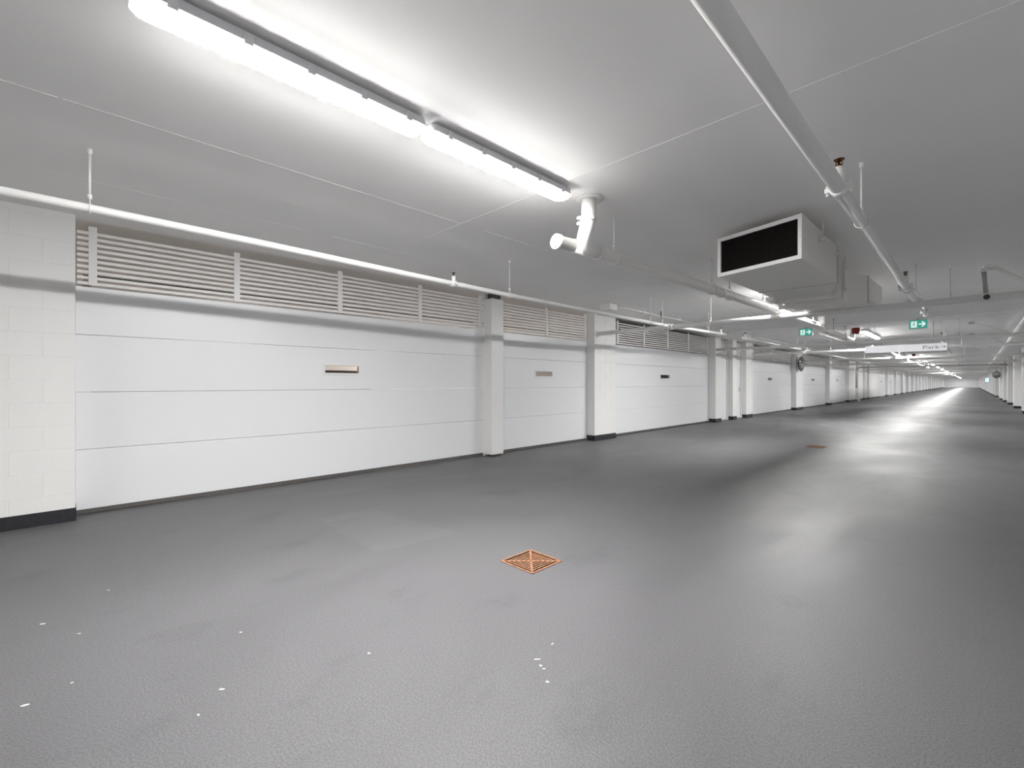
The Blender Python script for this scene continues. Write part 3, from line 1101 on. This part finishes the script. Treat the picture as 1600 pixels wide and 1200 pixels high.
tag(wm.build('mesh_wires', 'wire', grille), 'fine crossed intake wires', kind='stuff')
# taper, flanges, duct
tp = MB()
tp.loft([[(-1.715, 5.70, ZB), (-.978, 5.70, ZB), (-.978, 5.70, ZT), (-1.715, 5.70, ZT)],
         [(-1.715, 6.20, ZB), (-1.10, 6.20, ZB), (-1.10, 6.20, ZT), (-1.715, 6.20, ZT)],
         [(-1.69, 6.55, ZB - .01), (-1.20, 6.55, ZB - .01), (-1.20, 6.55, ZT), (-1.69, 6.55, ZT)]])
tp.build('taper', 'duct', t)
sm = MB()
sm.box((-1.722, 5.692, ZB - .004), (-.970, 5.708, ZT + .004))
sm.build('seam', 'galv', t)
for (y0_, y1_, g_, zb) in ((6.38, 6.42, 0.0, 2.20), (6.55, 6.60, .02, 2.16)):
    fg = MB()
    x0_, x1_ = -1.73 - g_, -1.06
    fg.box((x0_, y0_, zb), (x1_, y1_, zb + .045))
    fg.box((x1_ - .045, y0_, zb + .045), (x1_, y1_, ZT))
    fg.box((x0_, y0_, zb + .045), (x0_ + .045, y1_, ZT))
    fg.box((x0_, y0_, ZT), (x1_, y1_, ZT + .03))
    fg.build('flange', 'duct', t)
dc = MB()
dc.loft([[(-1.68, 6.56, 2.205), (-1.10, 6.56, 2.205), (-1.10, 6.56, ZT), (-1.68, 6.56, ZT)],
         [(-1.68, 7.02, 2.205), (-1.10, 7.02, 2.205), (-1.10, 7.02, ZT), (-1.68, 7.02, ZT)],
         [(-1.80, 7.50, 2.25), (-.955, 7.50, 2.25), (-.955, 7.50, ZT), (-1.80, 7.50, ZT)],
         [(-1.80, 7.56, 2.312), (-.955, 7.56, 2.312), (-.955, 7.56, ZT), (-1.80, 7.56, ZT)],
         [(-1.80, 8.56, 2.33), (-.925, 8.56, 2.33), (-.925, 8.56, ZT), (-1.80, 8.56, ZT)]])
dc.build('duct', 'duct', t)
sd = MB()
sd.box((-.957, 7.49, 2.26), (-.945, 7.515, ZT + .002))
sd.build('duct_seam', 'galv', t)
for (x, y) in ((-.955, 4.95), (-.955, 5.62), (-1.745, 4.95), (-1.745, 5.62), (-1.04, 6.48), (-1.75, 6.48)):
    zb = ZT - .10 if y < 6 else 2.30
    h = MB().cyl((x, y, zb), (x, y, CEIL), .006, 8)
    h.cbox((x - .022, y - .025, zb - .01), (x + .022, y + .025, zb + .02), .002)
    h.build('hanger_rod', 'duct', t)
# left service bits under the flange
MB().cbox((-1.75, 6.05, 2.20), (-1.66, 6.30, 2.25), .003).build('bracket', 'duct', t)

# ================================================================== SIGNS
def text_mesh(body, size, name):
    cu = bpy.data.curves.new(name, 'FONT')
    cu.body = body
    cu.size = size
    cu.extrude = .0012
    cu.align_x = 'LEFT'
    o = bpy.data.objects.new(name, cu)
    COL.objects.link(o)
    bpy.context.view_layer.update()
    dg = bpy.context.evaluated_depsgraph_get()
    me = bpy.data.meshes.new_from_object(o.evaluated_get(dg))
    bpy.data.objects.remove(o)
    return me


# hanging PARK sign, facing down the aisle towards -Y
SY = 14.75
t = thing('hanging_sign', (-1.16, SY, 1.99), 'long white hanging sign reading Park with an arrow', 'sign')
MB().cbox((-1.93, SY - .025, 1.988), (-.405, SY + .025, 2.158), .004).build('sign_panel', 'sign', t)
me = text_mesh('Park', .125, 'lettering')
me.materials.clear()
me.materials.append(M['letter'])
o = bpy.data.objects.new('lettering', me)
COL.objects.link(o)
o.parent = t
xs = [v.co.x for v in me.vertices]
o.rotation_euler = (math.pi / 2, 0, 0)
o.scale = (.30 / (max(xs) - min(xs)), 1, 1)
o.location = Vector((-.835, SY - .0262, 2.033)) - wloc(t)
ar = MB()
ya, yb = SY - .0275, SY - .0248
ar.box((-.515, ya, 2.070), (-.425, yb, 2.080))


def bar(b, x0, z0, x1, z1, w, ya, yb):
    dx, dz = x1 - x0, z1 - z0
    l = math.hypot(dx, dz)
    nx, nz_ = -dz / l * w / 2, dx / l * w / 2
    c = [(x0 + nx, z0 + nz_), (x1 + nx, z1 + nz_), (x1 - nx, z1 - nz_), (x0 - nx, z0 - nz_)]
    b.add([(x, ya, z) for x, z in c] + [(x, yb, z) for x, z in c],
          [(0, 1, 2, 3), (7, 6, 5, 4), (0, 4, 5, 1), (1, 5, 6, 2), (2, 6, 7, 3), (3, 7, 4, 0)])


bar(ar, -.465, 2.112, -.423, 2.075, .010, ya, yb)
bar(ar, -.465, 2.038, -.423, 2.075, .010, ya, yb)
ar.build('arrow', 'letter', t)
for x in (-1.85, -1.75, -.64):
    h = MB().cyl((x, SY, 2.15), (x, SY, CEIL2), .006, 8)
    h.cbox((x - .015, SY - .02, 2.15), (x + .015, SY + .02, 2.18), .002)
    h.build('hanger_rod', 'galv', t)


def exit_sign(x0, x1, z0, z1, y, label):
    t = thing('exit_sign', ((x0 + x1) / 2, y, CEIL2), label, 'exit sign', 'green exit signs')
    MB().cbox((x0 - .008, y, z0 - .010), (x1 + .008, y + .05, z1 + .008), .004).build('sign_case', 'galv', t)
    MB().box((x0, y - .003, z0), (x1, y + .001, z1)).build('sign_face', 'green', t)
    MB().cyl(((x0 + x1) / 2, y + .025, z1), ((x0 + x1) / 2, y + .025, CEIL2 + .02), .012, 8).build('stem', 'galv', t)
    W, H = x1 - x0, z1 - z0
    ya, yb = y - .0055, y - .0025
    d = MB()
    d.box((x0 + W * .10, ya, z0 + H * .10), (x0 + W * .44, yb, z0 + H * .86))
    d.build('door_symbol', 'sign_white', t)
    # running figure in green over the white doorway
    m = MB()
    yc, yd = y - .0075, y - .0052
    cx, s = x0 + W * .27, H * .36
    zc = z0 + H * .46
    pts = [(cx + .12 * s + .16 * s * math.cos(a), zc + .86 * s + .16 * s * math.sin(a)) for a in [k * math.pi / 5 for k in range(10)]]
    n = len(pts)
    m.add([(p[0], yc, p[1]) for p in pts] + [(p[0], yd, p[1]) for p in pts],
          [tuple(range(n)), tuple(range(2 * n - 1, n - 1, -1))] + [(i, (i + 1) % n, n + (i + 1) % n, n + i) for i in range(n)])
    for (a, b2, c, d2, w) in ((.02, .60, -.08, -.05, .26), (.0, .52, .35, .30, .12), (.0, .55, -.35, .30, .12), (-.05, 0, .28, -.28, .16),
                              (.28, -.28, .18, -.75, .14), (-.08, 0, -.30, -.45, .16), (-.30, -.45, -.62, -.50, .13)):
        bar(m, cx + a * s, zc + b2 * s, cx + c * s, zc + d2 * s, w * s, yc, yd)
    m.build('running_figure', 'green', t)
    a = MB()
    zc = z0 + H * .5
    a.box((x0 + W * .53, ya, zc - H * .07), (x0 + W * .85, yb, zc + H * .07))
    bar(a, x0 + W * .72, zc + H * .30, x0 + W * .90, zc, H * .15, ya, yb)
    bar(a, x0 + W * .72, zc - H * .30, x0 + W * .90, zc, H * .15, ya, yb)
    a.build('arrow', 'sign_white', t)
    return t


exit_sign(-1.005, -.705, 2.462, 2.645, 13.82, 'green running-figure exit sign with white arrow, right of the ceiling unit')
exit_sign(-3.196, -2.907, 2.462, 2.635, 13.82, 'small green exit sign below the drain pipe elbow, left of the red box')


def alarm(x0, x1, z0, y, label):
    t = thing('alarm_box', ((x0 + x1) / 2, y, CEIL2), label, 'alarm', 'red alarm boxes')
    w = x1 - x0
    b = MB()
    b.loft([[(x0, y + .07, z0), (x1, y + .07, z0), (x1, y + .07, CEIL2 - .005), (x0, y + .07, CEIL2 - .005)],
            [(x0, y + .005, z0), (x1, y + .005, z0), (x1, y + .005, CEIL2 - .005), (x0, y + .005, CEIL2 - .005)],
            [(x0 + .006, y, z0 + .006), (x1 - .006, y, z0 + .006), (x1 - .006, y, CEIL2 - .011), (x0 + .006, y, CEIL2 - .011)]])
    b.build('box_body', 'red', t)
    MB().cbox((x0 + w * .3, y - .015, z0 + .05), (x1 - w * .3, y + .002, z0 + .12), .004).build('strobe_lens', 'red_lens', t)
    MB().box(((x0 + x1) / 2 - .03, y + .02, CEIL2 - .006), ((x0 + x1) / 2 + .03, y + .06, CEIL2 + .01)).build('mount', 'red', t)


alarm(-2.219, -2.057, 2.505, 14.80, 'red alarm box on the ceiling just before the strip lights, left of the hanging sign')
alarm(-2.079, -1.936, 2.485, 30.0, 'small dark red alarm box seen below the hanging sign')


# ================================================================== MIRRORS AND WALL BITS
def convex_mirror(c, r, nrm, wall, label):
    c, nrm = Vector(c), Vector(nrm).normalized()
    t = thing('convex_mirror', c, label, 'mirror', 'convex traffic mirrors')
    prof = [(.0, 1.0), (.05, .95), (.11, .80), (.155, .58), (.18, .30), (.19, .02)]
    MB().tube([c + nrm * (h * r) for h, _ in prof], [q * r for _, q in prof], 28).build('mirror_dome', 'mirror', t)
    MB().tube([c - nrm * .03, c + nrm * .012, c + nrm * .02], [r * .9, r * 1.04, r * .99], 28).build('rim', 'dark', t)
    MB().tube([c - nrm * .03, c - nrm * .10, Vector(wall)], .016, 10).build('bracket_arm', 'trim', t)


convex_mirror((-5.40, 23.72, 2.10), .34, (.99, -.10, -.06), (-5.555, 24.0, 2.1), 'round convex mirror mounted on the left-hand pier')
convex_mirror((1.28, 48.3, 1.83), .24, (-.6, -.8, -.1), (1.448, 48.8, 1.83), 'small round convex mirror high on the right-hand piers')
t = thing('switch_box', (1.42, 35.3, 1.45), 'small grey switch box on the right-hand wall', 'box')
MB().cbox((1.64, 35.1, 1.42), (1.699, 35.5, 1.72), .006).build('box_body', 'grey', t)
MB().cbox((1.625, 35.18, 1.48), (1.641, 35.42, 1.66), .004).build('cover', 'grey', t)
t = thing('lit_panel', (1.3, 70, 1.5), 'small bluish lit panel far down the right-hand wall', 'panel')
MB().cbox((1.08, 75.0, 1.35), (1.42, 75.05, 1.85), .006).build('panel_case', 'grey', t)
MB().box((1.11, 74.995, 1.38), (1.39, 75.001, 1.82)).build('panel_face', 'blue', t)
MB().box((1.42, 75.0, 1.5), (1.70, 75.05, 1.7)).build('panel_bracket', 'grey', t)


# ================================================================== FLOOR GRATES
def grate(cx, cy, s, label):
    t = thing('drain_grate', (cx, cy, 0), label, 'grate', 'floor drain grates')
    h = s / 2
    MB().box((cx - h, cy - h, -.001), (cx + h, cy + h, .0008)).build('well_shade_sheet', 'well_shade', t)  # flat dark sheet on the floor, painted as the shade of a recess
    f = MB()
    fw = .014
    f.cbox((cx - h, cy - h, .001), (cx + h, cy - h + fw, .006), .002)
    f.cbox((cx - h, cy + h - fw, .001), (cx + h, cy + h, .006), .002)
    f.cbox((cx - h, cy - h + fw, .001), (cx - h + fw, cy + h - fw, .006), .002)
    f.cbox((cx + h - fw, cy - h + fw, .001), (cx + h, cy + h - fw, .006), .002)
    f.build('frame', 'rust', t)
    for sx in (-1, 1):
        for sy in (-1, 1):
            a = Vector((cx, cy, .002))
            b = Vector((cx + sx * (h - fw), cy + sy * (h - fw), .002))
            n = Vector((-(b - a).y, (b - a).x, 0)).normalized() * .0065
            p = [a + n, b + n, b - n, a - n]
            MB().prism([(q.x, q.y) for q in p], .001, .0045).build('diagonal_rib', 'rust', t)
    k = 6
    for i in range(1, k):
        r = (h - fw) * i / k
        w = .0042
        for ax in (0, 1):
            for sg in (-1, 1):
                lo, hi = sg * r - w, sg * r + w
                q = MB()
                if ax == 0:
                    q.prism([(cx - r, cy + lo), (cx + r, cy + lo), (cx + r, cy + hi), (cx - r, cy + hi)], .001, .004)
                else:
                    q.prism([(cx + lo, cy - r), (cx + hi, cy - r), (cx + hi, cy + r), (cx + lo, cy + r)], .001, .004)
                q.build('grate_bar', 'rust', t)


grate(-2.107, 2.27, .30, 'rusty square floor drain grate in the foreground')
grate(-2.09, 10.24, .30, 'far small rusty floor drain down the aisle')
